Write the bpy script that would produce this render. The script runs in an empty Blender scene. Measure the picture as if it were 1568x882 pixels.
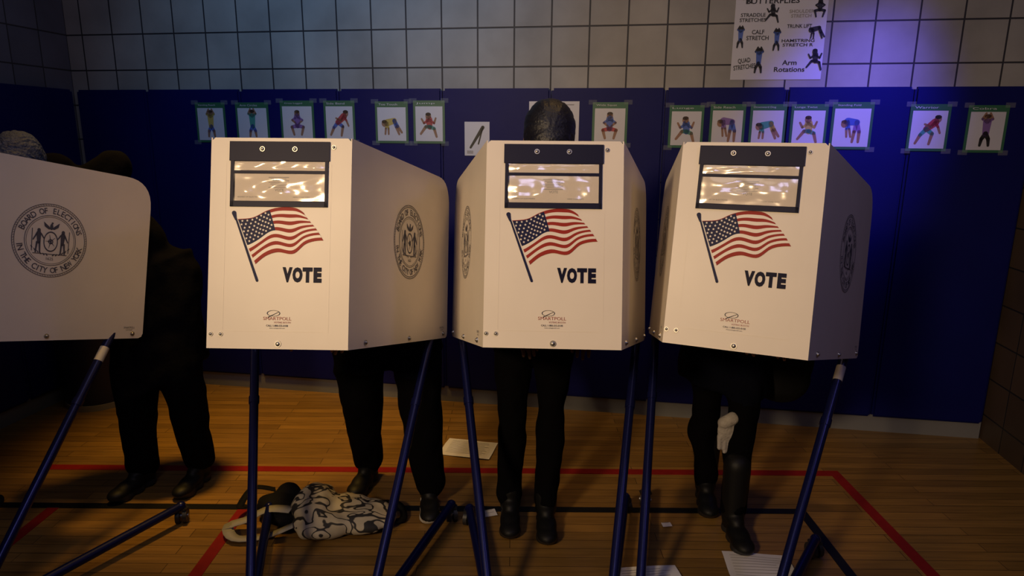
import bpy, bmesh, math, random
import numpy as np
from mathutils import Vector, Matrix, noise
random.seed(7)
S=bpy.context.scene
COL=bpy.context.collection
try:
    S.view_settings.view_transform='Standard'
except Exception: pass

# ---------------------------------------------------------------- materials
def mat(name,col,rough=.5,metal=0,bump=None,alpha=1,spec=None,var=None,coat=0,trans=0):
    m=bpy.data.materials.new(name);m.use_nodes=True
    nt=m.node_tree;b=nt.nodes['Principled BSDF']
    b.inputs['Base Color'].default_value=(*col,1);b.inputs['Roughness'].default_value=rough
    b.inputs['Metallic'].default_value=metal;b.inputs['Alpha'].default_value=alpha
    if spec is not None: b.inputs['Specular IOR Level'].default_value=spec
    if coat: b.inputs['Coat Weight'].default_value=coat
    tc=nt.nodes.new('ShaderNodeTexCoord')
    if bump:
        n=nt.nodes.new('ShaderNodeTexNoise');n.inputs['Scale'].default_value=bump[0];n.inputs['Detail'].default_value=4
        bp=nt.nodes.new('ShaderNodeBump');bp.inputs['Strength'].default_value=bump[1];bp.inputs['Distance'].default_value=bump[2]
        nt.links.new(tc.outputs['Object'],n.inputs['Vector']);nt.links.new(n.outputs['Fac'],bp.inputs['Height']);nt.links.new(bp.outputs['Normal'],b.inputs['Normal'])
    v=var or (6,.06)
    n2=nt.nodes.new('ShaderNodeTexNoise');n2.inputs['Scale'].default_value=v[0];n2.inputs['Detail'].default_value=3
    mx=nt.nodes.new('ShaderNodeMix');mx.data_type='RGBA'
    mx.inputs[6].default_value=(*[c*(1-v[1]) for c in col],1);mx.inputs[7].default_value=(*[min(1,c*(1+v[1])) for c in col],1)
    nt.links.new(tc.outputs['Object'],n2.inputs['Vector']);nt.links.new(n2.outputs['Fac'],mx.inputs[0]);nt.links.new(mx.outputs[2],b.inputs['Base Color'])
    return m
M={}
M['panel']=mat('booth_white_plastic',(.82,.735,.61),.42,bump=(3,.12,.01),spec=.35)
M['ink']=mat('fine_print_ink',(.05,.05,.07),.5,spec=.1)
M['sink']=mat('seal_print',(.085,.085,.11),.5,spec=.1)
M['navy']=mat('navy_vinyl',(.008,.008,.030),.5,spec=.2)
M['red']=mat('flag_red',(.33,.028,.018),.5,spec=.15)
M['fnavy']=mat('flag_blue',(.010,.012,.055),.5,spec=.15)
M['cream']=mat('flag_white',(.82,.735,.61),.45)
M['voteink']=mat('vote_black',(.006,.006,.025),.5,spec=.12)
M['paper']=mat('paper',(.62,.60,.60),.7)
M['form']=mat('instruction_form',(.84,.73,.58),.6)
M['paperink']=mat('paper_print',(.25,.24,.24),.7)
# clear vinyl : mostly see-through, glossy film
m=bpy.data.materials.new('clear_vinyl');m.use_nodes=True;nt=m.node_tree;nt.nodes.remove(nt.nodes['Principled BSDF'])
tr=nt.nodes.new('ShaderNodeBsdfTransparent');gl=nt.nodes.new('ShaderNodeBsdfGlossy');gl.inputs['Roughness'].default_value=.18;gl.inputs['Color'].default_value=(1,.97,.93,1)
mxs=nt.nodes.new('ShaderNodeMixShader');mxs.inputs[0].default_value=.17
nt.links.new(tr.outputs[0],mxs.inputs[1]);nt.links.new(gl.outputs[0],mxs.inputs[2]);nt.links.new(mxs.outputs[0],nt.nodes['Material Output'].inputs[0])
M['clear']=m
M['steel']=mat('screw_steel',(.42,.40,.37),.4,1)
M['leg']=mat('leg_blue_metal',(.008,.011,.075),.28,.5)
M['rubber']=mat('caster_rubber',(.012,.012,.014),.5)
M['desk']=mat('desk_laminate',(.5,.48,.45),.4)
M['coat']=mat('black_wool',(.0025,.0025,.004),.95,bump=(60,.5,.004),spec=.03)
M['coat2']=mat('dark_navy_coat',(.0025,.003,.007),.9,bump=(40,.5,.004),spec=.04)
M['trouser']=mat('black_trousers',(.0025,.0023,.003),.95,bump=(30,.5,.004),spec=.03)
M['shoe']=mat('black_leather',(.004,.004,.004),.55,spec=.25)
M['sole']=mat('white_sole',(.55,.52,.48),.6)
M['skin']=mat('skin_brown',(.20,.105,.065),.5)
M['skin2']=mat('skin_light',(.50,.30,.21),.5)
M['hair']=mat('black_hair',(.006,.006,.012),.45,bump=(140,.7,.004))
M['hairg']=mat('grey_hair',(.05,.065,.12),.6,bump=(90,1,.012),var=(60,.7))
M['eye']=mat('eye_white',(.7,.7,.7),.2);M['iris']=mat('iris',(.03,.015,.01),.2);M['lip']=mat('lips',(.25,.08,.07),.5)
M['green']=mat('poster_green',(.025,.11,.055),.45)
M['pwhite']=mat('poster_white',(.50,.50,.55),.4)
M['black']=mat('print_black',(.01,.01,.01),.5)
M['p_skin']=mat('print_skin',(.24,.13,.08),.5);M['p_red']=mat('print_red',(.34,.04,.05),.5);M['p_blue']=mat('print_blue',(.05,.10,.36),.5)
M['p_teal']=mat('print_teal',(.05,.24,.20),.5);M['p_yel']=mat('print_yellow',(.42,.31,.08),.5);M['p_pur']=mat('print_purple',(.18,.10,.30),.5)
M['tape']=mat('clear_tape',(.45,.48,.5),.12,alpha=.14)
M['pad']=mat('blue_wall_pad',(.0026,.0042,.080),.5,bump=(7,.15,.01),var=(3,.2),spec=.18)
M['trim']=mat('baseboard_white',(.17,.17,.17),.5)
M['ceil']=mat('ceiling_dark',(.06,.06,.07),.9)
M['lred']=mat('court_line_red',(.20,.010,.008),.4,var=(20,.25),spec=.3);M['lblk']=mat('court_line_black',(.006,.006,.006),.4,spec=.3)
M['bin']=mat('bin_dark',(.008,.010,.035),.5);M['binr']=mat('bin_base_ring',(.25,.23,.2),.5)
M['blackcloth']=mat('black_webbing',(.006,.006,.007),.8,spec=.1)
M['label']=mat('leg_label',(.45,.43,.42),.5)
M['logo']=mat('logo_red',(.33,.07,.05),.5)
M['strap']=mat('strap_grey',(.26,.25,.22),.7)
M['glove']=mat('glove_knit',(.36,.33,.31),.85,bump=(70,.8,.006),var=(25,.45))

def brickmat(name,base,mortar,bw,bh,ms,off,rough,origin=(0,0,0),bumpd=.004,axes='xz',shift=0,var=.12,streak=False,spec=.5):
    m=bpy.data.materials.new(name);m.use_nodes=True;nt=m.node_tree;b=nt.nodes['Principled BSDF'];L=nt.links.new
    tc=nt.nodes.new('ShaderNodeTexCoord');sp=nt.nodes.new('ShaderNodeSeparateXYZ');cb=nt.nodes.new('ShaderNodeCombineXYZ')
    mp=nt.nodes.new('ShaderNodeMapping');mp.inputs['Location'].default_value=(-origin[0],-origin[1],0)
    L(tc.outputs['Object'],sp.inputs[0])
    L(sp.outputs[{'x':0,'y':1}[axes[0]]],cb.inputs[0]);L(sp.outputs[{'z':2,'y':1}[axes[1]]],cb.inputs[1]);L(cb.outputs[0],mp.inputs[0])
    br=nt.nodes.new('ShaderNodeTexBrick');L(mp.outputs[0],br.inputs['Vector'])
    br.offset=off;br.squash=1;br.inputs['Scale'].default_value=1
    br.inputs['Brick Width'].default_value=bw;br.inputs['Row Height'].default_value=bh;br.inputs['Mortar Size'].default_value=ms;br.inputs['Mortar Smooth'].default_value=.3
    br.inputs['Color1'].default_value=(*[c*(1-var) for c in base],1);br.inputs['Color2'].default_value=(*[c*(1+var) for c in base],1);br.inputs['Mortar'].default_value=(*mortar,1)
    br.inputs['Bias'].default_value=0
    last=br.outputs['Color']
    n=nt.nodes.new('ShaderNodeTexNoise');n.inputs['Scale'].default_value=3;n.inputs['Detail'].default_value=5
    if streak:
        m2=nt.nodes.new('ShaderNodeMapping');m2.inputs['Scale'].default_value=(1.5,22,1);L(mp.outputs[0],m2.inputs[0]);L(m2.outputs[0],n.inputs['Vector'])
    else: L(tc.outputs['Object'],n.inputs['Vector'])
    mx=nt.nodes.new('ShaderNodeMix');mx.data_type='RGBA';mx.blend_type='MULTIPLY';mx.inputs[0].default_value=1
    cr=nt.nodes.new('ShaderNodeValToRGB');cr.color_ramp.elements[0].position=.3;cr.color_ramp.elements[0].color=(.72,.72,.72,1);cr.color_ramp.elements[1].position=.7;cr.color_ramp.elements[1].color=(1.1,1.1,1.1,1)
    L(n.outputs['Fac'],cr.inputs[0]);L(last,mx.inputs[6]);L(cr.outputs[0],mx.inputs[7]);L(mx.outputs[2],b.inputs['Base Color'])
    bp=nt.nodes.new('ShaderNodeBump');bp.invert=True;bp.inputs['Distance'].default_value=bumpd;bp.inputs['Strength'].default_value=.6
    L(br.outputs['Fac'],bp.inputs['Height']);L(bp.outputs['Normal'],b.inputs['Normal']);b.inputs['Roughness'].default_value=rough;b.inputs['Specular IOR Level'].default_value=spec
    return m
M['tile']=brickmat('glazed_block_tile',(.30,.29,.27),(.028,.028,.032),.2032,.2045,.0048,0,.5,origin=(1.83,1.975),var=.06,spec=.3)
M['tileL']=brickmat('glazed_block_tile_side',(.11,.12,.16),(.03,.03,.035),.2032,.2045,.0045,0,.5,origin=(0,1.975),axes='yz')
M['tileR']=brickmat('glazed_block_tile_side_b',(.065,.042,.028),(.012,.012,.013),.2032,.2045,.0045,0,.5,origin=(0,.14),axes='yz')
M['wood']=brickmat('maple_gym_floor',(.225,.122,.030),(.035,.018,.006),.95,.057,.0014,.37,.30,axes='xy',bumpd=.0006,var=.2,streak=True,spec=.45)

# ---------------------------------------------------------------- mesh builder
class MB:
    def __init__(s): s.v=[];s.f=[];s.m=[];s.sm=[];s.mats=[]
    def mi(s,k):
        if k not in s.mats: s.mats.append(k)
        return s.mats.index(k)
    def add(s,vs,fs,k,smooth=False):
        o=len(s.v);s.v+= [tuple(v) for v in vs];i=s.mi(k)
        for f in fs: s.f.append([o+a for a in f]);s.m.append(i);s.sm.append(smooth)
    def box(s,c,size,k,R=None,bev=0):
        bm=bmesh.new();bmesh.ops.create_cube(bm,size=1)
        for v in bm.verts: v.co=Vector((v.co.x*size[0],v.co.y*size[1],v.co.z*size[2]))
        if bev: bmesh.ops.bevel(bm,geom=bm.edges[:],offset=bev,segments=2,affect='EDGES')
        bm.verts.index_update()
        vs=[(R@v.co if R else v.co)+Vector(c) for v in bm.verts];fs=[[v.index for v in f.verts] for f in bm.faces];bm.free()
        s.add(vs,fs,k)
    def tube(s,p0,p1,r0,r1,k,n=14,cap=True):
        p0=Vector(p0);p1=Vector(p1);d=(p1-p0).normalized();a=d.orthogonal().normalized();b=d.cross(a)
        vs=[];fs=[]
        for p,r in((p0,r0),(p1,r1)):
            for i in range(n):
                t=2*math.pi*i/n;vs.append(p+(a*math.cos(t)+b*math.sin(t))*r)
        for i in range(n): fs.append([i,(i+1)%n,n+(i+1)%n,n+i])
        if cap: fs.append(list(range(n))[::-1]);fs.append(list(range(n,2*n)))
        s.add(vs,fs[:n],k,True)
        if cap: s.add(vs,fs[n:],k,False)
    def path(s,pts,r,k,n=10):
        for a,b in zip(pts[:-1],pts[1:]): s.tube(a,b,r,r,k,n)
        for p in pts: s.ball(p,(r,r,r),k,8,6)
    def ball(s,c,rad,k,nu=20,nv=12,R=None):
        c=Vector(c);vs=[];fs=[]
        vs.append(Vector((0,0,rad[2])))
        for j in range(1,nv):
            ph=math.pi*j/nv
            for i in range(nu):
                t=2*math.pi*i/nu;vs.append(Vector((rad[0]*math.sin(ph)*math.cos(t),rad[1]*math.sin(ph)*math.sin(t),rad[2]*math.cos(ph))))
        vs.append(Vector((0,0,-rad[2])))
        for i in range(nu): fs.append([0,1+i,1+(i+1)%nu])
        for j in range(nv-2):
            for i in range(nu):
                a=1+j*nu;fs.append([a+i,a+nu+i,a+nu+(i+1)%nu,a+(i+1)%nu])
        a=1+(nv-2)*nu
        for i in range(nu): fs.append([a+i,len(vs)-1,a+(i+1)%nu])
        s.add([(R@v if R else v)+c for v in vs],fs,k,True)
    def flat(s,pts,mp,k):  # 2d polygon via mapping
        s.add([mp(*p) for p in pts],[list(range(len(pts)))],k)
    def rect(s,x0,y0,x1,y1,mp,k): s.flat([(x0,y0),(x1,y0),(x1,y1),(x0,y1)],mp,k)
    def disc(s,c,rx,ry,mp,k,n=24): s.flat([(c[0]+rx*math.cos(2*math.pi*i/n),c[1]+ry*math.sin(2*math.pi*i/n)) for i in range(n)],mp,k)
    def ring(s,c,r0,r1,mp,k,n=64,e=1):
        for i in range(n):
            a=2*math.pi*i/n;b=2*math.pi*(i+1)/n
            s.flat([(c[0]+r0*math.cos(a),c[1]+r0*e*math.sin(a)),(c[0]+r1*math.cos(a),c[1]+r1*e*math.sin(a)),(c[0]+r1*math.cos(b),c[1]+r1*e*math.sin(b)),(c[0]+r0*math.cos(b),c[1]+r0*e*math.sin(b))],mp,k)
    def line(s,a,b,w0,w1,mp,k,caps=True):
        a=Vector(a);b=Vector(b);d=(b-a).normalized();n=Vector((-d.y,d.x))
        ang=math.atan2(d.y,d.x);pts=[]
        if caps:
            for i in range(7):
                t=ang+math.pi/2+math.pi*i/6;pts.append((a.x+w0/2*math.cos(t),a.y+w0/2*math.sin(t)))
            for i in range(7):
                t=ang-math.pi/2+math.pi*i/6;pts.append((b.x+w1/2*math.cos(t),b.y+w1/2*math.sin(t)))
        else: pts=[tuple(a+n*w0/2),tuple(a-n*w0/2),tuple(b-n*w1/2),tuple(b+n*w1/2)]
        s.flat(pts,mp,k)
    def text(s,body,x,y,w,h,mp,k,off=0,rot=0):
        vs,fs,asp=text2d(body,off)
        if w is None: w=h*asp
        c,sn=math.cos(rot),math.sin(rot);out=[]
        for a,b in vs:
            p=((a-.5)*w,(b-.5)*h);out.append(mp(x+p[0]*c-p[1]*sn,y+p[0]*sn+p[1]*c))
        s.add(out,fs,k)
    def obj(s,name,parent=None,M4=None,recalc=False):
        me=bpy.data.meshes.new(name);me.from_pydata([tuple(v) for v in s.v],[],s.f)
        for k in s.mats: me.materials.append(M[k])
        me.polygons.foreach_set('material_index',s.m);me.polygons.foreach_set('use_smooth',s.sm)
        if recalc:
            bm=bmesh.new();bm.from_mesh(me);bmesh.ops.recalc_face_normals(bm,faces=bm.faces);bm.to_mesh(me);bm.free()
        o=bpy.data.objects.new(name,me);COL.objects.link(o)
        W=M4 or Matrix()
        if parent is not None:
            o.parent=parent;o.matrix_parent_inverse=parent['_m'] and Matrix.Translation(-Vector(parent['_m']))
        o.matrix_basis=W
        return o
def empty(name,loc=(0,0,0)):
    e=bpy.data.objects.new(name,None);e.location=loc;e.empty_display_size=.1;COL.objects.link(e);e['_m']=list(loc);return e
_tc={}
def text2d(body,off=0):
    key=(body,off)
    if key in _tc: return _tc[key]
    cu=bpy.data.curves.new('t','FONT');cu.body=body;cu.size=1;cu.offset=off;cu.resolution_u=3;cu.align_x='CENTER'
    ob=bpy.data.objects.new('t',cu);COL.objects.link(ob)
    dg=bpy.context.evaluated_depsgraph_get();me=bpy.data.meshes.new_from_object(ob.evaluated_get(dg))
    vs=[(v.co.x,v.co.y) for v in me.vertices];fs=[list(p.vertices) for p in me.polygons]
    bpy.data.objects.remove(ob);bpy.data.curves.remove(cu);bpy.data.meshes.remove(me)
    if not vs: _tc[key]=([],[],.5);return _tc[key]
    x0=min(v[0] for v in vs);x1=max(v[0] for v in vs);y0=min(v[1] for v in vs);y1=max(v[1] for v in vs)
    _tc[key]=([((a-x0)/(x1-x0),(b-y0)/(y1-y0)) for a,b in vs],fs,(x1-x0)/(y1-y0));return _tc[key]
def catmull(P,n):
    P=[Vector(p) for p in P];out=[]
    for k in range(n+1):
        t=k/n*(len(P)-1);i=min(int(t),len(P)-2);f=t-i
        p0=P[max(i-1,0)];p1=P[i];p2=P[i+1];p3=P[min(i+2,len(P)-1)]
        out.append(.5*((2*p1)+(p2-p0)*f+(2*p0-5*p1+4*p2-p3)*f*f+(3*p1-p0-3*p2+p3)*f**3))
    return out

# ---------------------------------------------------------------- room
TH=-0.1576;DW=3.8057
MW=Matrix.Translation((0,DW,0))@Matrix.Rotation(TH,4,'Z')
SL=-2.7455;SR=2.62;ZC=4.6;YB=-7.5
def roomobj(name,vs,fs,k):
    b=MB();b.add(vs,fs,k);return b.obj(name,M4=MW)
roomobj('floor',[(SL-.1,YB,0),(SR+.1,YB,0),(SR+.1,.1,0),(SL-.1,.1,0)],[[0,1,2,3]],'wood')
f=bpy.data.objects['floor']
# keep floor texture aligned with court lines (world axes)
me=f.data
for v in me.vertices: v.co=MW@v.co
f.matrix_basis=Matrix()
def slab(name,c,sz,k):
    b=MB();b.box(c,sz,k);return b.obj(name,M4=MW)
slab('wall_back',((SL+SR)/2,.06,ZC/2),(SR-SL+.24,.12,ZC),'tile')
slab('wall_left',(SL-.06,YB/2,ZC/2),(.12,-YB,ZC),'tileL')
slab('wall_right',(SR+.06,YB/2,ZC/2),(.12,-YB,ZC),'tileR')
slab('wall_front',((SL+SR)/2,YB-.06,ZC/2),(SR-SL+.24,.12,ZC),'tile')
slab('ceiling',((SL+SR)/2,YB/2,ZC+.05),(SR-SL,-YB,.1),'ceil')
slab('baseboard_back',((SL+SR)/2,-.012,.05),(SR-SL-.02,.024,.10),'trim')
slab('baseboard_left',(SL+.012,YB/2,.05),(.024,-YB-.1,.10),'trim')
# padding panels
pb=MB();w=.61;seam=.822;xs=[seam+w*i for i in range(-7,6)]
for a in xs:
    x0=max(a,SL+.045);x1=min(a+w,SR-.01)
    if x1-x0<.03: continue
    pb.box(((x0+x1)/2,-.022,.975),(x1-x0-.004,.040,1.77),'pad',bev=.012)
pb.obj('wall_padding',M4=MW)
pb=MB()
for i in range(6): pb.box((SL+.022,-.05-w*(i+.5),.975),(.040,w-.004,1.77),'pad',bev=.012)
pb.obj('wall_padding',M4=MW)
# court lines
e=empty('court_line_marking')
def clp(nm,*a):
    b=MB();x0,y0,x1,y1,k,z=a;b.box(((x0+x1)/2,(y0+y1)/2,z/2),(x1-x0,y1-y0,z),k);b.obj(nm,e)
clp('red_cross',-2.3,2.94,1.615,2.99,'lred',.0016)
clp('red_right',1.565,-1,1.615,2.99,'lred',.0018)
clp('red_mid',-1.19,-1,-1.14,2.60,'lred',.0017)
clp('red_left',-2.02,-1,-1.97,2.60,'lred',.0017)
clp('black_cross',-2.4,2.60,1.30,2.64,'lblk',.0022)
clp('black_right',1.26,-1,1.30,2.64,'lblk',.0024)

# ---------------------------------------------------------------- posters
poses=[dict(h=(0,.30),n=(0,.2),p=(0,-.08),kl=(-.08,-.22),fl=(-.1,-.38),kr=(.08,-.22),fr=(.1,-.38),el=(-.12,.28),hl=(-.05,.42),er=(.12,.28),hr=(.05,.42)),
dict(h=(-.02,.2),n=(0,.1),p=(.02,-.1),kl=(-.1,-.1),fl=(-.25,-.3),kr=(.15,-.15),fr=(.22,-.38),el=(-.15,.0),hl=(-.22,.12),er=(.15,.0),hr=(.2,.14)),
dict(h=(-.18,.08),n=(-.1,.14),p=(.12,.12),kl=(.08,-.12),fl=(.05,-.38),kr=(.2,-.12),fr=(.2,-.38),el=(-.12,-.05),hl=(-.1,-.25),er=(-.05,-.05),hr=(0,-.25)),
dict(h=(.2,.25),n=(.14,.17),p=(-.05,0),kl=(-.18,-.15),fl=(-.28,-.36),kr=(.1,-.12),fr=(.05,-.38),el=(.05,.05),hl=(-.1,.12),er=(.22,.05),hr=(.28,-.1)),
dict(h=(-.22,.0),n=(-.14,.02),p=(.08,.08),kl=(.18,-.08),fl=(.3,-.25),kr=(.14,-.1),fr=(.22,-.3),el=(-.18,-.14),hl=(-.2,-.3),er=(-.1,-.14),hr=(-.1,-.3)),
dict(h=(0,.25),n=(0,.16),p=(0,-.1),kl=(-.18,-.14),fl=(-.12,-.36),kr=(.18,-.14),fr=(.12,-.36),el=(-.16,.06),hl=(-.05,-.03),er=(.16,.06),hr=(.05,-.03))]
def figure(b,c,sc,pose,mp,skin,shirt,pants,lw=.09):
    g=lambda k:(c[0]+pose[k][0]*sc,c[1]+pose[k][1]*sc)
    for a,bb,cc,kk in(('p','kl','fl',pants),('p','kr','fr',pants)):
        b.line(g(a),g(bb),lw*sc*1.1,lw*sc*.9,mp,kk);b.line(g(bb),g(cc),lw*sc*.85,lw*sc*.6,mp,skin if kk!='black' else kk)
    for a,bb,cc in(('n','el','hl'),('n','er','hr')):
        b.line(g(a),g(bb),lw*sc*.8,lw*sc*.6,mp,shirt);b.line(g(bb),g(cc),lw*sc*.6,lw*sc*.5,mp,skin)
    b.line(g('n'),g('p'),lw*sc*1.9,lw*sc*1.5,mp,shirt);b.disc(g('h'),.085*sc,.095*sc,mp,skin)
    b.disc((g('h')[0],g('h')[1]+.05*sc),.08*sc,.05*sc,mp,'black')
Y0=-.044
names=['Standing Reach','Arm Circles','Cross Legged','Side Bend','Toe Touch','Jump','Wide Squat','Lunge','Side Reach','Downward Dog','Lunge Twist','Standing Fold','Warrior','Cobra']
P=[(-1.908,-1.717,1.785,1.555),(-1.650,-1.4417,1.785,1.56),(-1.368,-1.160,1.795,1.565),(-1.100,-.912,1.795,1.565),(-.790,-.596,1.79,1.56),(-.565,-.382,1.795,1.56),
(.440,.628,1.785,1.56),(.846,1.025,1.77,1.55),(1.056,1.2355,1.775,1.56),(1.2586,1.4386,1.775,1.56),(1.461,1.641,1.775,1.555),(1.660,1.859,1.785,1.55),(2.030,2.219,1.775,1.545),(2.297,2.482,1.77,1.54)]
sh=['p_yel','p_teal','p_pur','p_red','p_yel','p_red','p_blue','p_blue','p_pur','p_teal','p_yel','p_blue','p_red','p_pur']
pn=['p_blue','p_blue','p_pur','p_blue','p_blue','p_teal','p_red','p_teal','p_blue','p_yel','p_teal','p_pur','p_teal','black']
PO=[0,0,5,3,4,1,5,1,2,4,1,2,3,0]
for i,(x0,x1,zt,zb) in enumerate(P):
    b=MB();m1=lambda x,y:(x,Y0-.0018,y);m2=lambda x,y:(x,Y0-.0026,y);m3=lambda x,y:(x,Y0-.0034,y)
    b.box(((x0+x1)/2,Y0,(zt+zb)/2),(x1-x0,.0018,zt-zb),'green')
    b.rect(x0+.013,zb+.013,x1-.013,zt-.032,m1,'pwhite')
    b.text(names[i],(x0+x1)/2-.02,zt-.016,.11,.011,m1,'pwhite')
    figure(b,((x0+x1)/2,(zt+zb)/2-.006),.195,poses[PO[i]],m2,'p_skin',sh[i],pn[i],lw=.105)
    for cx,cz in((x0,zt),(x1,zt),(x0,zb),(x1,zb)):
        b.rect(cx-.022,cz-.012,cx+.022,cz+.012,m3,'tape')
    b.obj('exercise_poster',M4=MW)
b=MB();b.box((-.198,Y0,1.588),(.142,.0018,.185),'pwhite')
mp=lambda x,y:(x,Y0-.002,y)
b.line((-.235,1.54),(-.165,1.65),.012,.02,mp,'black');b.line((-.165,1.65),(-.19,1.56),.008,.008,mp,'black')
for k in range(3): b.rect(-.255,1.52-.006*k,-.22,1.522-.006*k,mp,'black')
b.obj('printed_sheet',M4=MW)
b=MB();b.box((.231,Y0,1.68),(.274,.0018,.22),'pwhite')
for k in range(9): b.rect(.12,1.77-.02*k,.34-.02*(k%3),1.774-.02*k,mp,'paperink')
b.obj('printed_sheet',M4=MW)
# big chart
b=MB();b.box((1.373,-.002,2.20),(.448,.002,.60),'pwhite');mp=lambda x,y:(x,-.0045,y)
def bt(t,px,py,w,h,rot=0,o=.018,k='black'): # poster layout in metres from its lower left
    b.text(t,1.149+px,1.905+py,w,h,mp,k,off=o,rot=rot)
bt('BUTTERFLIES',.18,.378,.26,.026);bt('STRADDLE\nSTRETCHES',.09,.300,.13,.042);bt('SHOULDER\nSTRETCH',.325,.315,.12,.038,k='paperink')
bt('CALF\nSTRETCH',.12,.215,.11,.05);bt('TRUNK LIFT',.32,.255,.12,.018);bt('HAMSTRING\nSTRETCH R',.32,.175,.16,.036);bt('QUAD\nSTRETCHES',.065,.075,.11,.055,rot=.12);bt('Arm\nRotations',.29,.062,.15,.058)
bt('STRETCHES',.22,.55,.36,.04)
for (x,y,sc,p) in((.185,.325,.13,1),(.41,.345,.13,5),(.035,.205,.13,0),(.215,.19,.13,0),(.405,.235,.13,4),(.135,.09,.155,0),(.41,.10,.15,1),(.05,.42,.13,2),(.12,.48,.13,3),(.33,.47,.13,1)):
    figure(b,(1.149+x,1.905+y),sc,poses[p],(lambda x,y:(x,-.0055,y)),'black','p_blue' if p==0 else 'black','black',lw=.10)
b.obj('stretching_chart_poster',M4=MW)

# ---------------------------------------------------------------- voting booths
def make_booth(bx,by,yaw,feet,tilt=.2569,w=.4257,labelled=False):
    h,d,wo,hr,zb=.6447,.8238,.4153,.6700,.9586
    c,s=math.cos(yaw),math.sin(yaw);cT,sT=math.cos(tilt),math.sin(tilt)
    MX=Matrix(((c,s*cT,s*sT,bx),(-s,c*cT,c*sT,by),(0,-sT,cT,zb),(0,0,0,1)))
    E=empty('voting_booth',(bx,by,0))
    L=math.hypot(d,wo-w/2);ux,uy=(wo-w/2)/L,d/L
    def side(sg,off):  # a along panel, n up -> local
        return lambda a,n:(sg*(w/2+ux*a+uy*off),uy*a-ux*off,n)
    # panels
    out=[(0,0),(L,0)];R=.12
    # rounded rear-top corner
    dirt=Vector((-L,h-hr)).normalized()
    p1=Vector((L,hr-R));p2=Vector((L,hr))+dirt*R
    for k in range(9):
        t=k/8;q=(1-t)**2*p1+2*t*(1-t)*Vector((L,hr))+t*t*p2;out.append((q.x,q.y))
    out.append((0,h))
    T=.0035;b=MB()
    def prism(poly,mi,mo,k):
        n=len(poly);vs=[mi(*p) for p in poly]+[mo(*p) for p in poly]
        fs=[list(range(n)),list(range(n,2*n))[::-1]]+[[i,(i+1)%n,n+(i+1)%n,n+i] for i in range(n)]
        b.add(vs,fs,k)
    # lower rear small bevel
    out[1:2]=[(L-.02,0),(L-.006,.006),(L,.02)]
    for sg in(1,-1): prism(out,side(sg,-T),side(sg,0),'panel')
    r=.012
    prism([(-w/2,0),(w/2,0),(w/2,h-r),(w/2-r,h),(-w/2+r,h),(-w/2,h-r)],lambda x,z:(x,T,z),lambda x,z:(x,0,z),'panel')
    b.obj('privacy_panels',E,MX,recalc=True)
    # desk tray
    b=MB();dd=.60;x1=w/2+ux*dd-.012
    poly=[(-w/2+.006,.008),(w/2-.006,.008),(x1,dd),(-x1,dd)]
    n=4;vs=[(x,y,.012) for x,y in poly]+[(x,y,.034) for x,y in poly]
    b.add(vs,[[3,2,1,0],[4,5,6,7]]+[[i,(i+1)%4,4+(i+1)%4,4+i] for i in range(4)],'desk')
    b.box((0,.22,.005),(.30,.04,.012),'leg')
    b.obj('writing_desk',E,MX)
    # front decals -- px measured on the panel, 505px/m
    fx=lambda px:(px-426.5)*.4257/217;fz=lambda py:(533-py)*h/326
    def mk(off): return lambda x,z:(fx(x),-off,fz(z))
    b=MB();a0=mk(.0012)
    # laminated art sheet edge
    for q in((340,206+40,341,505),(505,246,506,505),(340,505,506,506)): b.rect(q[0],q[1],q[2],q[3],mk(.0006),'cream')
    b.line((356,328),(393,428),2.6,4.2,a0,'fnavy');b.line((354.5,324),(357.5,334),7,3,mk(.0014),'fnavy')
    Tt=catmull([(361,334),(384,331),(406,321),(430,314),(448,316),(464,323)],32);Bt=catmull([(390,402),(406,389),(424,384),(448,385),(468,371),(495,364)],32)
    nu=32
    def FP(u,v):
        i=min(int(u*nu),nu-1);ff=u*nu-i;t=Tt[i].lerp(Tt[i+1],ff);q=Bt[i].lerp(Bt[i+1],ff)
        p=t.lerp(q,v);wv=math.sin(math.pi*v)*3.5*math.sin(u*9+v*2)+1.4*math.sin(u*14-1)*u;return (p.x,p.y+wv)
    for st in range(13):
        for i in range(nu):
            u0,u1=i/nu,(i+1)/nu;v0,v1=st/13,(st+1)/13
            if st<7 and u1<=.44: k='fnavy'
            else: k='red' if st%2==0 else 'cream'
            b.flat([FP(u0,v0),FP(u1,v0),FP(u1,v1),FP(u0,v1)],a0,k)
    for j in range(7):
        for i in range(6+(j%2)):
            p=FP(.035+(i+(0 if j%2 else .5))*.062,(.5+j*.93)/13);pts=[]
            for q in range(10):
                rr=2.1 if q%2==0 else .9;t=math.pi/2+q*math.pi/5;pts.append((p[0]+rr*math.cos(t),p[1]-rr*math.sin(t)))
            b.flat(pts,mk(.0018),'cream')
    # outline
    for v_ in(0,1):
        for i in range(nu): b.line(FP(i/nu,v_),FP((i+1)/nu,v_),.9,.9,mk(.0016),'red')
    # text helper: flip y because px run downward
    def tx(t,cx,cy,ww,hh,k,off=0):
        b.text(t,cx,-cy,ww,hh,lambda x,y:a0(x,-y),k,off=off)
    for i,ch in enumerate('VOTE'): tx(ch,440.4+i*15.7,418.5,15.6 if ch!='E' else 12.6,23.5,'voteink',.07)
    b.ring((420,478),9.2,10.4,a0,'ink',40,.45);b.line((412,484),(428,476),1.4,.6,a0,'ink')
    tx('SMARTPOLL',426,486,44,5,'logo');tx('VOTING BOOTH',434,492,26,2.6,'logo');tx('CALL 1-800-555-0100',426,497,34,2.8,'ink',.01);tx('www.votingbooth.com',426,501,24,2,'ink')
    b.obj('front_artwork',E,MX)
    # pocket
    b=MB()
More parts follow.
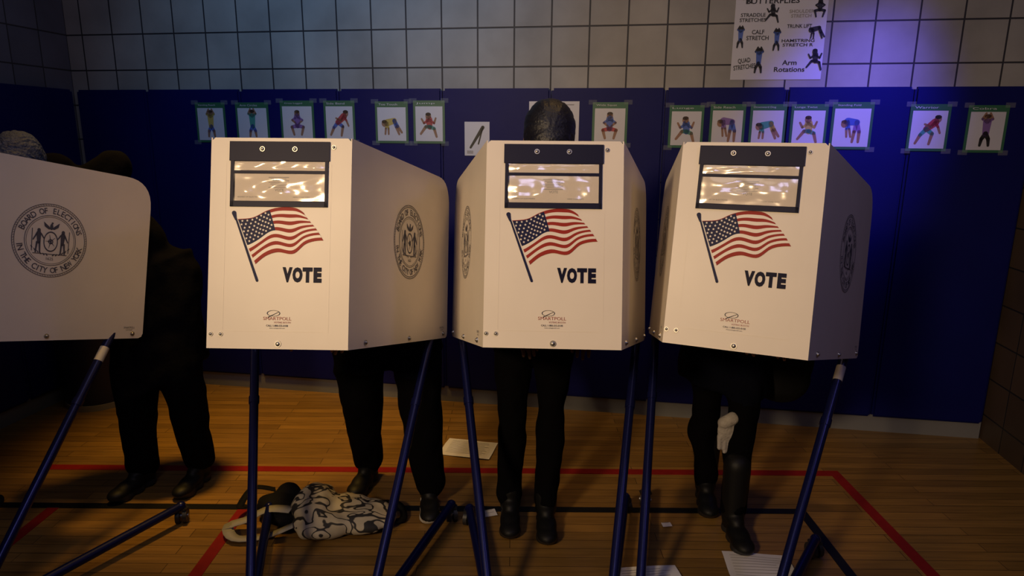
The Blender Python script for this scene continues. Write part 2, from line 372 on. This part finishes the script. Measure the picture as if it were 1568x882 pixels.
    def bx_(x0,y0,x1,y1,t,k,z0=0):
        b.box(((fx(x0)+fx(x1))/2,-z0-t/2,(fz(y0)+fz(y1))/2),(abs(fx(x1)-fx(x0)),t,abs(fz(y1)-fz(y0))),k)
    bx_(348,213,501,314,.0015,'navy')
    bx_(354,244,496,258,.0008,'form',.0016);bx_(355,263,496,305,.0012,'form',.0016)
    bx_(346,213,503,243,.004,'navy',.0016);bx_(348,258,501,262.5,.0028,'navy',.0016)
    bx_(348,243,353.5,314,.003,'navy',.0016);bx_(496,243,501,314,.003,'navy',.0016);bx_(348,305.5,501,314,.003,'navy',.0016)
    pm=mk(.0031)
    for k in range(7): b.rect(408+(k%3)*3,268+k*2.6,440-(k%2)*4,268.8+k*2.6,pm,'paperink')
    b.text('VOTE',425,-288,14,4,lambda x,y:pm(x,-y),'paperink');b.text('BOARD OF ELECTIONS',378,-299,36,2,lambda x,y:pm(x,-y),'paperink');b.text('NEW YORK CITY',460,-299,26,2,lambda x,y:pm(x,-y),'paperink')
    b.obj('instruction_pocket',E,MX)
    b=MB()
    nx,nz=36,12
    for (y0,y1,zz) in((263,305,.0045),(244,258,.004)):
        vs=[];fs=[]
        for j in range(nz+1):
            for i in range(nx+1):
                x=353+i*(144)/nx;y=y0+(y1-y0)*j/nz
                edge=min(i,nx-i,4)/4*min(j,nz-j,3)/3
                dz=zz+edge*.010*(noise.noise(Vector((x*.036+bx*7,y*.065,3.1)))+.5)
                vs.append((fx(x),-max(dz,.0034),fz(y)))
        for j in range(nz):
            for i in range(nx):
                a=j*(nx+1)+i;fs.append([a,a+1,a+nx+2,a+nx+1])
        b.add(vs,fs,'clear',True)
    b.obj('clear_window',E,MX)
    # screws
    b=MB()
    for (px,py,rr) in((398,225,.0085),(449,225,.0085),(428,525,.010),(322.5,511,.007),(338,511,.007),(509,221,.007)):
        zz=.0055 if py<240 and px<500 else 0
        b.tube((fx(px),-zz,fz(py)),(fx(px),-zz-.003,fz(py)),rr,rr*.95,'steel',16);b.ball((fx(px),-zz-.003,fz(py)),(rr*.7,.004,rr*.7),'steel',12,6)
    for sg in(1,-1):
        for a,n in((.11,.018),(.45,.016),(L-.05,.02)):
            o=Vector(side(sg,0)(a,n));q=Vector(side(sg,.004)(a,n));b.tube(o,q,.009,.0085,'steel',14);b.ball(q,(.005,.006,.006),'steel',10,6)
    b.obj('screws',E,MX)
    # seals
    for sg in(1,-1):
        b=MB();sm=side(sg,.0012);ca,cn=.5209*L,.3693;Rr=.136
        mp=(lambda x,y:sm(ca+x,cn+y)) if sg==1 else (lambda x,y:sm(ca-x,cn+y))
        b.ring((0,0),Rr*.985,Rr,mp,'sink');b.ring((0,0),Rr*.93,Rr*.945,mp,'sink');b.ring((0,0),Rr*.67,Rr*.685,mp,'sink');b.ring((0,0),Rr*.63,Rr*.64,mp,'sink')
        for i in range(90):
            t=2*math.pi*i/90;b.line((Rr*.95*math.cos(t),Rr*.95*math.sin(t)),(Rr*.98*math.cos(t+.03),Rr*.98*math.sin(t+.03)),.0012,.0012,mp,'sink',False)
        for st,a0_,a1_,flip in(('BOARD OF ELECTIONS',160,20,False),('IN THE CITY OF NEW YORK',192,348,True)):
            nch=len(st)
            for i,ch in enumerate(st):
                if ch==' ': continue
                t=math.radians(a0_+(a1_-a0_)*i/(nch-1));rr=Rr*.81
                asp=text2d(ch,.01)[2];hh=Rr*.155
                b.text(ch,rr*math.cos(t),rr*math.sin(t),hh*min(asp,.95)*.9,hh,mp,'sink',off=.01,rot=t-math.pi/2+(math.pi if flip else 0))
        q=Rr*.62
        # shield
        b.ring((0,-.05*q),q*.27,q*.31,mp,'sink',32,1.45)
        for k in range(5): b.line((0,-.05*q),(q*.22*math.cos(k*1.256+.6),-.05*q+q*.32*math.sin(k*1.256+.6)),.0035,.001,mp,'sink',False)
        b.ring((0,-.05*q),q*.07,q*.11,mp,'sink',16)
        # supporters
        for g in(-1,1):
            b.disc((g*q*.52,q*.40),q*.075,q*.09,mp,'sink',12);b.line((g*q*.52,q*.28),(g*q*.50,-q*.12),q*.20,q*.14,mp,'sink')
            b.line((g*q*.47,-q*.12),(g*q*.44,-q*.55),q*.08,q*.06,mp,'sink');b.line((g*q*.58,-q*.12),(g*q*.62,-q*.55),q*.08,q*.06,mp,'sink')
            b.line((g*q*.60,q*.26),(g*q*.74,-q*.02),q*.07,q*.05,mp,'sink');b.line((g*q*.42,q*.26),(g*q*.30,q*.08),q*.06,q*.05,mp,'sink');b.line((g*q*.80,q*.45),(g*q*.78,-q*.5),q*.03,q*.03,mp,'sink')
            # eagle wing and laurel
            b.flat([(0,q*.50),(g*q*.12,q*.62),(g*q*.34,q*.80),(g*q*.30,q*.60),(g*q*.12,q*.48)],mp,'sink')
            for k in range(6): b.line((g*q*(.12+.13*k),-q*(.66-.012*k*k)),(g*q*(.18+.13*k),-q*(.58-.012*k*k)),q*.05,q*.02,mp,'sink')
        b.disc((0,q*.60),q*.07,q*.14,mp,'sink',12);b.disc((q*.03,q*.76),q*.045,q*.05,mp,'sink',10)
        b.line((-q*.72,-q*.60),(q*.72,-q*.60),q*.03,q*.03,mp,'sink');b.text('1625',0,-q*.80,q*.3,q*.12,mp,'sink')
        b.text('SMARTPOLL',(L-.065-ca),.045-cn,.05,.008,mp,'sink');b.text('VOTING',(L-.065-ca),.035-cn,.03,.005,mp,'sink')
        b.obj('city_seal',E,MX)
    # legs
    for sg,(fb,fr) in zip((-1,1),feet):
        b=MB();side_a=L-.10
        top=MX@Vector((sg*(w/2+ux*side_a-.022),uy*side_a,.06))
        bot=Vector((fb[0],fb[1],.055));rear=Vector((fr[0],fr[1],.075))
        b.tube(top,bot,.0165,.0165,'leg',16);b.ball(bot,(.022,.022,.022),'leg');b.ball(top,(.018,.018,.018),'leg')
        b.tube(bot,rear,.0175,.0175,'leg',16);b.ball(rear,(.02,.02,.02),'leg')
        # brackets joining the leg to panel
        tp=MX@Vector((sg*(w/2+ux*side_a-.008),uy*side_a,.045));b.tube(top,tp,.009,.009,'steel')
        tray=MX@Vector((sg*(w/2+ux*.55-.02),uy*.55,.008));b.tube(top-Vector((0,0,.02)),tray,.009,.009,'leg')
        # lock collar
        q=top.lerp(bot,.30);b.tube(q,top.lerp(bot,.325),.0195,.0195,'leg',16)
        q=top.lerp(bot,.10);q2=top.lerp(bot,.155)
        if labelled and sg>0: b.tube(q,q2,.0172,.0172,'label',16)
        # caster at rear + glide in front
        for pt in(rear,bot):
            ax=Vector((1,.25*sg,0)).normalized();wc=Vector((pt.x,pt.y,.031)) if pt is rear else Vector((pt.x,pt.y-.02,.026));rw=.031 if pt is rear else .026
            for o_ in(-.014,.014): b.tube(wc+ax*(o_-.008),wc+ax*(o_+.008),rw,rw,'rubber',20);
            b.tube(wc-ax*.026,wc+ax*.026,.009,.009,'steel',10)
            b.box(wc+Vector((0,0,rw+.002)),(.05,.03,.012),'rubber',bev=.003)
            b.tube(wc+Vector((0,0,rw)),Vector((pt.x,pt.y,pt.z)),.008,.008,'steel',8)
        b.obj('leg_%d'%(1 if sg<0 else 2),E)
    # cross brace between legs, low at the front
    a=Vector((feet[0][0][0],feet[0][0][1],.055));c2=Vector((feet[1][0][0],feet[1][0][1],.055))
    b=MB();b.tube(a,c2,.012,.012,'leg');b.obj('foot_crossbar',E)
    return MX
B=[make_booth(-2.10,1.966,.151,[((-2.12,1.90),(-2.25,2.60)),((-1.745,1.84),(-1.38,2.50))],labelled=True),
make_booth(-.712,1.915,.026,[((-.84,1.85),(-1.01,2.50)),((-.46,1.85),(-.25,2.53))],tilt=.245,w=.434),
make_booth(.124,1.941,.041,[((-.057,1.86),(-.17,2.50)),((.323,1.85),(.50,2.60))]),
make_booth(.676,1.934,.408,[((.435,1.93),(.60,2.66)),((.81,1.80),(1.19,2.30))],labelled=True)]

# ---------------------------------------------------------------- people
def remesh(b,name,vox,parent,smooth=6,label=None,disp=0,M4=None):
    me=bpy.data.meshes.new('tmp');me.from_pydata([tuple(v) for v in b.v],[],b.f)
    o=bpy.data.objects.new('tmp',me);COL.objects.link(o)
    r=o.modifiers.new('r','REMESH');r.mode='VOXEL';r.voxel_size=vox
    s_=o.modifiers.new('s','SMOOTH');s_.iterations=smooth;s_.factor=.5
    dg=bpy.context.evaluated_depsgraph_get();m2=bpy.data.meshes.new_from_object(o.evaluated_get(dg))
    bpy.data.objects.remove(o);m2.name=name
    m2.materials.clear()
    if disp:
        ns=[v.normal.copy() for v in m2.vertices]
        for v,nn in zip(m2.vertices,ns):
            p=v.co;n_=noise.noise(Vector((p.x*9,p.y*9,p.z*5)))+.5*noise.noise(Vector((p.x*22,p.y*22,p.z*14)));v.co=p+nn*n_*disp
    if label:
        keys=[];
        for k,fn in label:
            m2.materials.append(M[k]);keys.append(fn)
        for p in m2.polygons:
            for i,fn in enumerate(keys):
                if fn(p.center): p.material_index=i;break
            p.use_smooth=True
    o=bpy.data.objects.new(name,m2);COL.objects.link(o)
    if parent: o.parent=parent;o.matrix_parent_inverse=Matrix.Translation(-Vector(parent['_m']))
    if M4: o.matrix_basis=M4
    return o
def cap(b,p0,p1,r0,r1):
    b.tube(p0,p1,r0,r1,'x',16);b.ball(p0,(r0,)*3,'x',16,10);b.ball(p1,(r1,)*3,'x',16,10)
M['x']=M['coat']
def ik(a,c,l1,l2,hint):
    a=Vector(a);c=Vector(c);d=c-a;L=min(d.length,l1+l2-.004);dn=d.normalized()
    x=(l1*l1-l2*l2+L*L)/(2*L);h=math.sqrt(max(l1*l1-x*x,0));hh=Vector(hint)-dn*Vector(hint).dot(dn)
    return a+dn*x+hh.normalized()*h
def make_hand(parent,wrist,dirv,side_,skin):
    b=MB()
    # local: fingers +X, thumb side +Y*side_, palm down -Z
    b.ball((.045,0,0),(.05,.040,.015),'x');b.ball((.075,0,.001),(.028,.040,.013),'x');cap(b,(-.03,0,0),(.02,0,0),.025,.026)
    for i,(y,l) in enumerate(((.030,.074),(.010,.083),(-.010,.077),(-.029,.060))):
        y*=side_;p=Vector((.088-abs(i-1)*.004,y,.002));a=0
        for k,fr in enumerate((.45,.30,.25)):
            a-=.22+.05*k;q=p+Vector((math.cos(a),(y*.35/.08)*.12,math.sin(a)))*l*fr*1.0;cap(b,p,q,.0090-.0008*k,.0083-.0008*k);p=q
    p=Vector((.015,.028*side_,-.002))
    for l,an in((.035,.8),(.030,.55),(.024,.35)):
        q=p+Vector((math.cos(an),math.sin(an)*side_,-.15))*l;cap(b,p,q,.0115 if l>.03 else .010,.0095);p=q
    d=Vector(dirv).normalized();y=Vector((0,0,1)).cross(d).normalized();z=d.cross(y)
    R=Matrix((d,y,z)).transposed().to_4x4();W=Matrix.Translation(Vector(wrist))@R
    remesh(b,'hand_%s'%('left' if side_>0 else 'right'),.0036,parent,3,[(skin,lambda c:True)],M4=W)
def make_head(parent,center,pitch,yaw,skin,hair,longhair=False,turn=0,sc=1.0):
    W=Matrix.Translation(Vector(center))@Matrix.Rotation(yaw,4,'Z')@Matrix.Rotation(turn,4,'Y')@Matrix.Rotation(pitch,4,'X')@Matrix.Scale(sc,4)
    b=MB()
    b.ball((0,.012,.03),(.074,.093,.086),'x',28,18);b.ball((0,-.012,-.03),(.062,.072,.078),'x',24,14);b.ball((0,-.035,-.078),(.040,.042,.032),'x')
    cap(b,(0,.01,-.06),(0,.035,-.15),.052,.056)
    b.ball((0,-.088,-.018),(.011,.016,.026),'x');b.ball((0,-.096,-.034),(.016,.013,.011),'x')
    for g in(-1,1):
        b.ball((g*.076,.012,-.012),(.008,.020,.032),'x',14,10);b.ball((g*.028,-.080,.026),(.022,.012,.008),'x');b.ball((g*.042,-.062,-.03),(.02,.02,.02),'x')
    b.ball((0,-.082,-.060),(.024,.012,.007),'x');b.ball((0,-.080,-.070),(.022,.012,.007),'x')
    remesh(b,'head',.0045,parent,3,[('lip',lambda c:abs(c.x)<.024 and c.y<-.082 and -.075<c.z<-.055),(skin,lambda c:True)],M4=W)
    e_=MB()
    for g in(-1,1):
        e_.ball((g*.029,-.076,.008),(.0125,.0105,.009),'eye',14,10);e_.ball((g*.029,-.0855,.008),(.0052,.0025,.0052),'iris',10,8)
        for k in range(5): e_.ball((g*(.014+k*.007),-.0885+k*.0022,.028+(.002 if 0<k<4 else -.001)),(.006,.003,.003),hair,8,6)
    e_.obj('eyes_and_brows',parent,W)
    h_=MB();h_.ball((0,.022,.048),(.083,.098,.083),'x',28,18);h_.ball((0,.060,-.005),(.072,.058,.080),'x')
    h_.ball((0,-.03,.075),(.062,.055,.045),'x')
    if longhair:
        h_.ball((0,.065,-.08),(.085,.05,.12),'x')
        for g in(-1,1): h_.ball((g*.072,.02,-.05),(.022,.045,.10),'x')
    else:
        for g in(-1,1): h_.ball((g*.071,.02,.015),(.012,.035,.035),'x')
    o=remesh(h_,'hair',.0045,parent,2,[(hair,lambda c:True)],disp=.0015,M4=W)
    # strand-like grooves running from the crown
    for v in o.data.vertices:
        a=math.atan2(v.co.x,v.co.y+.03);n_=noise.noise(Vector((a*9,v.co.z*6,sc)))+.6*noise.noise(Vector((a*24,v.co.z*10,2)))
        v.co+=v.normal*n_*(.004 if hair=='hairg' else .0022)
def make_voter(pel,chest,headc,pitch,yaw,ankles,wrists,skin,hair,coat='coat',hem=.62,lean=0,shoe_dirs=((0,-1),(0,-1)),boots=False,sole=False,longhair=False,bulk=1.0,turn=0,legk=1.0,hipw=.09,headsc=1.0):
    E=empty('voter',(pel[0],pel[1],0))
    pel=Vector(pel);chest=Vector(chest);hc=Vector(headc)
    Rz=Matrix.Rotation(yaw,3,'Z');right=Rz@Vector((-1,0,0))  # person's right hand side when facing -Y is -X
    fwd=Rz@Vector((0,-1,0));up=(chest-pel).normalized()
    # body frame
    z=up;x=(-right-z*(-right).dot(z)).normalized();y=z.cross(x);RT=Matrix((x,y,z)).transposed()
    b=MB();k=bulk
    b.ball(pel+z*.02,(.165*k,.125*k,.15),'x',24,14,RT);b.ball(pel.lerp(chest,.5),(.155*k,.118*k,.20),'x',24,14,RT)
    b.ball(chest,(.175*k,.125*k,.19),'x',24,14,RT);b.ball(chest+z*.10,(.15*k,.10*k,.09),'x',24,14,RT)
    sh=[chest+z*.115-x*(.165*k),chest+z*.115+x*(.165*k)]
    cap(b,sh[0],sh[1],.062,.062);neck=chest+z*.19
    cap(b,chest+z*.12,neck.lerp(hc,.3),.075,.062)
    cap(b,neck.lerp(hc,.2)-x*.02,neck.lerp(hc,.2)+x*.02,.066,.066)
    hips=[pel-x*hipw-Vector((0,0,.02)),pel+x*hipw-Vector((0,0,.02))]
    for sgn,(shd,wr) in zip((-1,1),zip(sh,wrists)):
        wr=Vector(wr)
        d=(wr-shd)
        if d.length>.545: wr=shd+d.normalized()*.545
        el=ik(shd,wr,.29,.265,Vector((0,.35,-.8))+x*sgn*.10)
        cap(b,shd,el,.060*k,.048);cap(b,el,wr,.048,.036)
        make_hand(E,wr+(wr-el).normalized()*.02+Vector((0,0,.004)),Vector(((wr-el).x,(wr-el).y,max((wr-el).z,-.10)*.5)),-1 if sgn<0 else 1,skin)
    kn=[]
    for i,(hp,an) in enumerate(zip(hips,ankles)):
        an=Vector(an);l=max((an-hp).length/2+.006,.40);kk=ik(hp,an,l,l,fwd);kn.append(kk);q=legk
        cap(b,hp,kk,.094*k*(q*.5+.5),.064*k*q);cap(b,kk,an+Vector((0,0,.03)),.064*k*q,.052*k*(q*.5+.5));b.ball(kk.lerp(an,.35)+Vector((0,.02,0)),(.062*q,.066*q,.12),'x')
    # coat skirt
    hz=hem
    mid=(kn[0]+kn[1])/2;base=Vector((mid.x*.5+pel.x*.5,pel.y*.6+mid.y*.4,hz))
    steps=8
    vs=[];fs=[];n=24
    for j in range(steps+1):
        t=j/steps;c_=Vector((pel.x,pel.y,pel.z+.06)).lerp(base,t);rx=(.165+.03*t)*k+(hipw-.09)*t;ry=(.125+.03*t)*k
        for i in range(n):
            a=2*math.pi*i/n;vs.append(c_+x*rx*math.cos(a)+Vector((0,1,0))*ry*math.sin(a))
    for j in range(steps):
        for i in range(n): fs.append([j*n+i,j*n+(i+1)%n,(j+1)*n+(i+1)%n,(j+1)*n+i])
    fs.append(list(range(n)));fs.append([steps*n+i for i in range(n)][::-1]);b.add(vs,fs,'x')
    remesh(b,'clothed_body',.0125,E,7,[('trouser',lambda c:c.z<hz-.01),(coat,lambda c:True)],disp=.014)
    # shoes
    for i,(an,sd) in enumerate(zip(ankles,shoe_dirs)):
        an=Vector(an);d=Vector((sd[0],sd[1],0)).normalized();q=Vector((-d.y,d.x,0));Rs=Matrix((q,d,Vector((0,0,1)))).transposed()
        b=MB();g=Vector((an.x,an.y,0))
        b.ball(g+Vector((0,0,.045))-d*.01,(.038,.048,.042),'x',18,12,Rs);b.ball(g+d*.08+Vector((0,0,.040)),(.043,.085,.034),'x',18,12,Rs);b.ball(g+d*.14+Vector((0,0,.034)),(.043,.055,.028),'x',18,12,Rs)
        b.ball(g+d*.03+Vector((0,0,.075)),(.036,.05,.03),'x',18,12,Rs)
        cap(b,g+Vector((0,0,.07)),Vector((an.x,an.y,.30 if boots else .13)),.046,.055 if boots else .046)
        for (o_,ry_,rx_) in((-.01,.05,.040),(.06,.08,.043),(.125,.07,.046)):
            b.tube(g+d*o_+Vector((0,0,.002)),g+d*o_+Vector((0,0,.024)),rx_,rx_,'x',20)
        remesh(b,'shoe_%d'%(i+1),.0065,E,3,[('sole' if (sole and i==1) else 'rubber',lambda c:c.z<.030),('shoe',lambda c:True)])
    make_head(E,hc,pitch,yaw,skin,hair,longhair,turn,headsc)
    return E
def dk(i,x,y=.36): # wrist resting point over desk of booth i
    return B[i]@Vector((x,y,.075))
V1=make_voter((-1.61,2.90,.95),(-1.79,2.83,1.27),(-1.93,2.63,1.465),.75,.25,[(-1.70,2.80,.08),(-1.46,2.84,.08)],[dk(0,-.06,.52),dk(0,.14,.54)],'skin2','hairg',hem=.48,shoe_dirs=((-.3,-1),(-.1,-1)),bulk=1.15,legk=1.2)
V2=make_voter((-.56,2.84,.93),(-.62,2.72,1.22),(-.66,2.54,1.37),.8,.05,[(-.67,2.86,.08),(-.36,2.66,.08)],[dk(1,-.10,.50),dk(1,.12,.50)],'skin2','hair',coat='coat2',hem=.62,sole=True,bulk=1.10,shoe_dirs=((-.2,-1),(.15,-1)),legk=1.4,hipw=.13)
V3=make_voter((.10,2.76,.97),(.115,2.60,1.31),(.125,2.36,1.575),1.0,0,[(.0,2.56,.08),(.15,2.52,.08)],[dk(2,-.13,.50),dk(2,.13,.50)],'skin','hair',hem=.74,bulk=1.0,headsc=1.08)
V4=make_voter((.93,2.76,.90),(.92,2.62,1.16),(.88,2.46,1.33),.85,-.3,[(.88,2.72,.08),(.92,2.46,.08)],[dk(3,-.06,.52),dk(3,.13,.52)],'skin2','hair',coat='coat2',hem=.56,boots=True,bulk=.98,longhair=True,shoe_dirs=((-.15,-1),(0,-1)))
# shoulder bag of voter 4
b=MB()
b.ball((1.17,2.70,.66),(.125,.06,.15),'x',24,16);b.ball((1.17,2.70,.58),(.12,.065,.10),'x');b.ball((1.12,2.70,.76),(.09,.05,.08),'x')
remesh(b,'handbag',.01,V4,5,[('blackcloth',lambda c:True)],disp=.008)
b=MB();b.path([Vector((1.24,2.70,.78)),Vector((1.18,2.68,1.0)),Vector((1.10,2.65,1.24)),Vector((1.06,2.68,1.29)),Vector((1.08,2.74,1.1)),Vector((1.10,2.72,.82))],.009,'blackcloth');b.obj('handbag_strap',V4)
# glove tucked at the knee: palm, cuff and limp fingers hanging down
b=MB();b.ball((.885,2.50,.44),(.042,.018,.055),'x');cap(b,(.865,2.50,.47),(.900,2.50,.49),.024,.026)
for k,(dx,l) in enumerate(((-.032,.050),(-.012,.066),(.008,.070),(.026,.058))): cap(b,(.885+dx,2.50,.41),(.890+dx*1.15,2.497,.41-l),.0105,.009)
cap(b,(.925,2.50,.45),(.945,2.498,.41),.012,.010)
remesh(b,'knit_glove',.005,V4,2,[('glove',lambda c:True)],disp=.006)

# ---------------------------------------------------------------- floor clutter
def sheet(name,cx,cy,w,h,rot,z=.004,curl=.01,lines=10):
    b=MB();n=8;vs=[];fs=[];c,s=math.cos(rot),math.sin(rot)
    for j in range(n+1):
        for i in range(n+1):
            x=(i/n-.5)*w;y=(j/n-.5)*h;zz=z+curl*max(0,noise.noise(Vector((x*7+cx,y*7+cy,0)))+.15)
            vs.append((cx+x*c-y*s,cy+x*s+y*c,zz))
    for j in range(n):
        for i in range(n): a=j*(n+1)+i;fs.append([a,a+1,a+n+2,a+n+1])
    b.add(vs,fs,'paper',True)
    def zat(x,y): return z+curl*max(0,noise.noise(Vector((x*7+cx,y*7+cy,0)))+.15)+.0015
    for k in range(lines):
        y=(.38-.76*k/lines)*h;x1=.38*w*(1-.4*random.random())
        xs_=[-.4*w+(x1+.4*w)*t/6 for t in range(7)]
        for a,bq in zip(xs_[:-1],xs_[1:]):
            pp=[(a,y-.0012),(bq,y-.0012),(bq,y+.0012),(a,y+.0012)]
            b.add([(cx+x*c-yy*s,cy+x*s+yy*c,zat(x,yy)) for x,yy in pp],[[0,1,2,3]],'paperink')
    b.obj(name)
sheet('paper_sheet',-.22,3.19,.27,.19,-.22)
sheet('paper_sheet',.95,2.20,.25,.22,-.1)
sheet('paper_sheet',.52,2.13,.24,.18,.1)
sheet('paper_sheet',-.09,2.58,.06,.05,.3,lines=2)
sheet('paper_sheet',.66,2.50,.04,.03,.1,lines=1)
# tote bag
mt=bpy.data.materials.new('tote_print');mt.use_nodes=True;nt=mt.node_tree;pb_=nt.nodes['Principled BSDF'];tc=nt.nodes.new('ShaderNodeTexCoord');wv=nt.nodes.new('ShaderNodeTexNoise');cr=nt.nodes.new('ShaderNodeValToRGB')
mpn=nt.nodes.new('ShaderNodeMapping');mpn.inputs['Rotation'].default_value=(0,0,.5);mpn.inputs['Scale'].default_value=(1,1.7,1)
wv.inputs['Scale'].default_value=11;wv.inputs['Distortion'].default_value=1.3;wv.inputs['Detail'].default_value=.5
E_=cr.color_ramp.elements
E_[0].position=.445;E_[0].color=(.38,.33,.24,1);E_[1].position=.465;E_[1].color=(.012,.011,.011,1)
x_=E_.new(.54);x_.color=(.012,.011,.011,1);x_=E_.new(.56);x_.color=(.42,.37,.27,1)
nt.links.new(tc.outputs['Object'],mpn.inputs[0]);nt.links.new(mpn.outputs[0],wv.inputs['Vector']);nt.links.new(wv.outputs['Fac'],cr.inputs[0]);nt.links.new(cr.outputs[0],pb_.inputs['Base Color']);pb_.inputs['Roughness'].default_value=.7
M['tote']=mt
TB=empty('tote_bag',(-.70,2.50,0))
b=MB()
b.ball((-.71,2.50,.055),(.20,.13,.055),'x',30,16);b.ball((-.82,2.52,.08),(.10,.12,.075),'x');b.ball((-.60,2.47,.045),(.12,.10,.045),'x');b.ball((-.77,2.44,.04),(.13,.09,.04),'x')
remesh(b,'bag_body',.008,TB,5,[('tote',lambda c:True)],disp=.020)
b=MB();b.ball((-1.00,2.56,.05),(.085,.075,.05),'x');b.ball((-.94,2.50,.045),(.07,.07,.045),'x');b.ball((-.96,2.62,.06),(.06,.05,.06),'x')
remesh(b,'bag_lining',.008,TB,4,[('blackcloth',lambda c:True)],disp=.016)
b=MB()
def strap(pts,wd,k):
    C=catmull(pts,24);vs=[];fs=[]
    for i,p in enumerate(C):
        t=(C[min(i+1,24)]-C[max(i-1,0)]).normalized();q=Vector((-t.y,t.x,0)).normalized()*wd/2;vs+=[p-q+Vector((0,0,.004)),p+q,p+q+Vector((0,0,.003)),p-q+Vector((0,0,.007))]
    for i in range(24):
        for j in range(4): fs.append([4*i+j,4*i+(j+1)%4,4*i+4+(j+1)%4,4*i+4+j])
    b.add(vs,fs,k,True)
strap([(-.90,2.45,.09),(-1.00,2.46,.085),(-1.08,2.44,.05),(-1.15,2.42,.03),(-1.10,2.36,.015),(-.98,2.37,.02),(-.88,2.40,.05)],.045,'strap')
strap([(-.60,2.56,.06),(-.50,2.60,.04),(-.46,2.56,.02),(-.46,2.50,.015),(-.54,2.45,.04)],.03,'blackcloth')
strap([(-1.04,2.66,.06),(-1.12,2.62,.09),(-1.15,2.54,.05),(-1.10,2.50,.07)],.03,'blackcloth')
b.obj('bag_straps',TB)
# bin
b=MB();c=(-2.52,3.80)
b.tube((c[0],c[1],.03),(c[0],c[1],.62),.17,.20,'bin',40);b.tube((c[0],c[1],0),(c[0],c[1],.035),.175,.175,'binr',40);b.tube((c[0],c[1],.60),(c[0],c[1],.635),.212,.212,'bin',40);b.ball((c[0],c[1],.635),(.19,.19,.06),'bin',30,10)
b.tube((c[0],c[1],.69),(c[0],c[1],.715),.03,.025,'bin')
b.obj('trash_bin')

# ---------------------------------------------------------------- lights
def area(name,loc,tgt,size,power,col,spread=None):
    l=bpy.data.lights.new(name,'AREA');l.size=size;l.energy=power;l.color=col
    if spread: l.spread=spread
    o=bpy.data.objects.new(name,l);COL.objects.link(o);o.location=loc;o.rotation_euler=(Vector(tgt)-Vector(loc)).to_track_quat('-Z','Y').to_euler();return o
def spot(name,loc,tgt,power,col,ang,blend=1,r=.1):
    l=bpy.data.lights.new(name,'SPOT');l.energy=power;l.color=col;l.spot_size=ang;l.spot_blend=blend;l.shadow_soft_size=r
    o=bpy.data.objects.new(name,l);COL.objects.link(o);o.location=loc;o.rotation_euler=(Vector(tgt)-Vector(loc)).to_track_quat('-Z','Y').to_euler();return o
spot('warm_key_lamp',(-1.9,-1.2,2.6),(.0,2.0,1.38),420,(1,.71,.41),math.radians(56),1,.24)
spot('blue_glow_spot',(1.95,2.3,3.1),(1.74,3.5,1.70),290,(.13,.10,1),math.radians(34),1,.1)  # spot added to give the violet-blue glow on wall and posters
spot('cool_wall_lamp',(-.8,1.6,4.2),(-.9,3.9,2.5),175,(.26,.55,1),math.radians(56),1,.2)
spot('amber_floor_lamp',(-1.6,2.9,4.0),(-1.30,3.25,0),520,(1,.55,.09),math.radians(38),1,.2)
spot('amber_floor_lamp_b',(.6,2.9,4.0),(.5,3.0,0),90,(1,.58,.18),math.radians(50),1,.2)
area('ceiling_fixture',(0,1.2,4.4),(0,1.2,0),2.0,11,(.9,.8,.78))
area('cool_side_fixture',(2.3,.8,2.9),(.2,2.4,1.1),.8,20,(.5,.42,1))  # added fill light that cools the booth sides, not a real fixture
area('cool_side_fill_b',(-.2,-.6,3.6),(-1.9,2.3,1.2),.8,11,(.6,.58,1))  # unseen bluish fill added from above the camera for the left booth
W=bpy.data.worlds.new('world');S.world=W;W.use_nodes=True;W.node_tree.nodes['Background'].inputs[0].default_value=(.05,.05,.09,1);W.node_tree.nodes['Background'].inputs[1].default_value=.3

# ---------------------------------------------------------------- camera
p,r,H=.2208,.0082,1.5848
F=Vector((0,math.cos(p),-math.sin(p)));U=Vector((0,math.sin(p),math.cos(p)));R_=Vector((1,0,0))
X=R_*math.cos(r)+U*math.sin(r);Y=-R_*math.sin(r)+U*math.cos(r);Z=-F
cd=bpy.data.cameras.new('camera');cd.sensor_width=36;cd.lens=1011.83/1568*36;cd.clip_start=.02
co=bpy.data.objects.new('camera',cd);COL.objects.link(co)
co.matrix_world=Matrix(((X.x,Y.x,Z.x,0),(X.y,Y.y,Z.y,0),(X.z,Y.z,Z.z,H),(0,0,0,1)))
S.camera=co
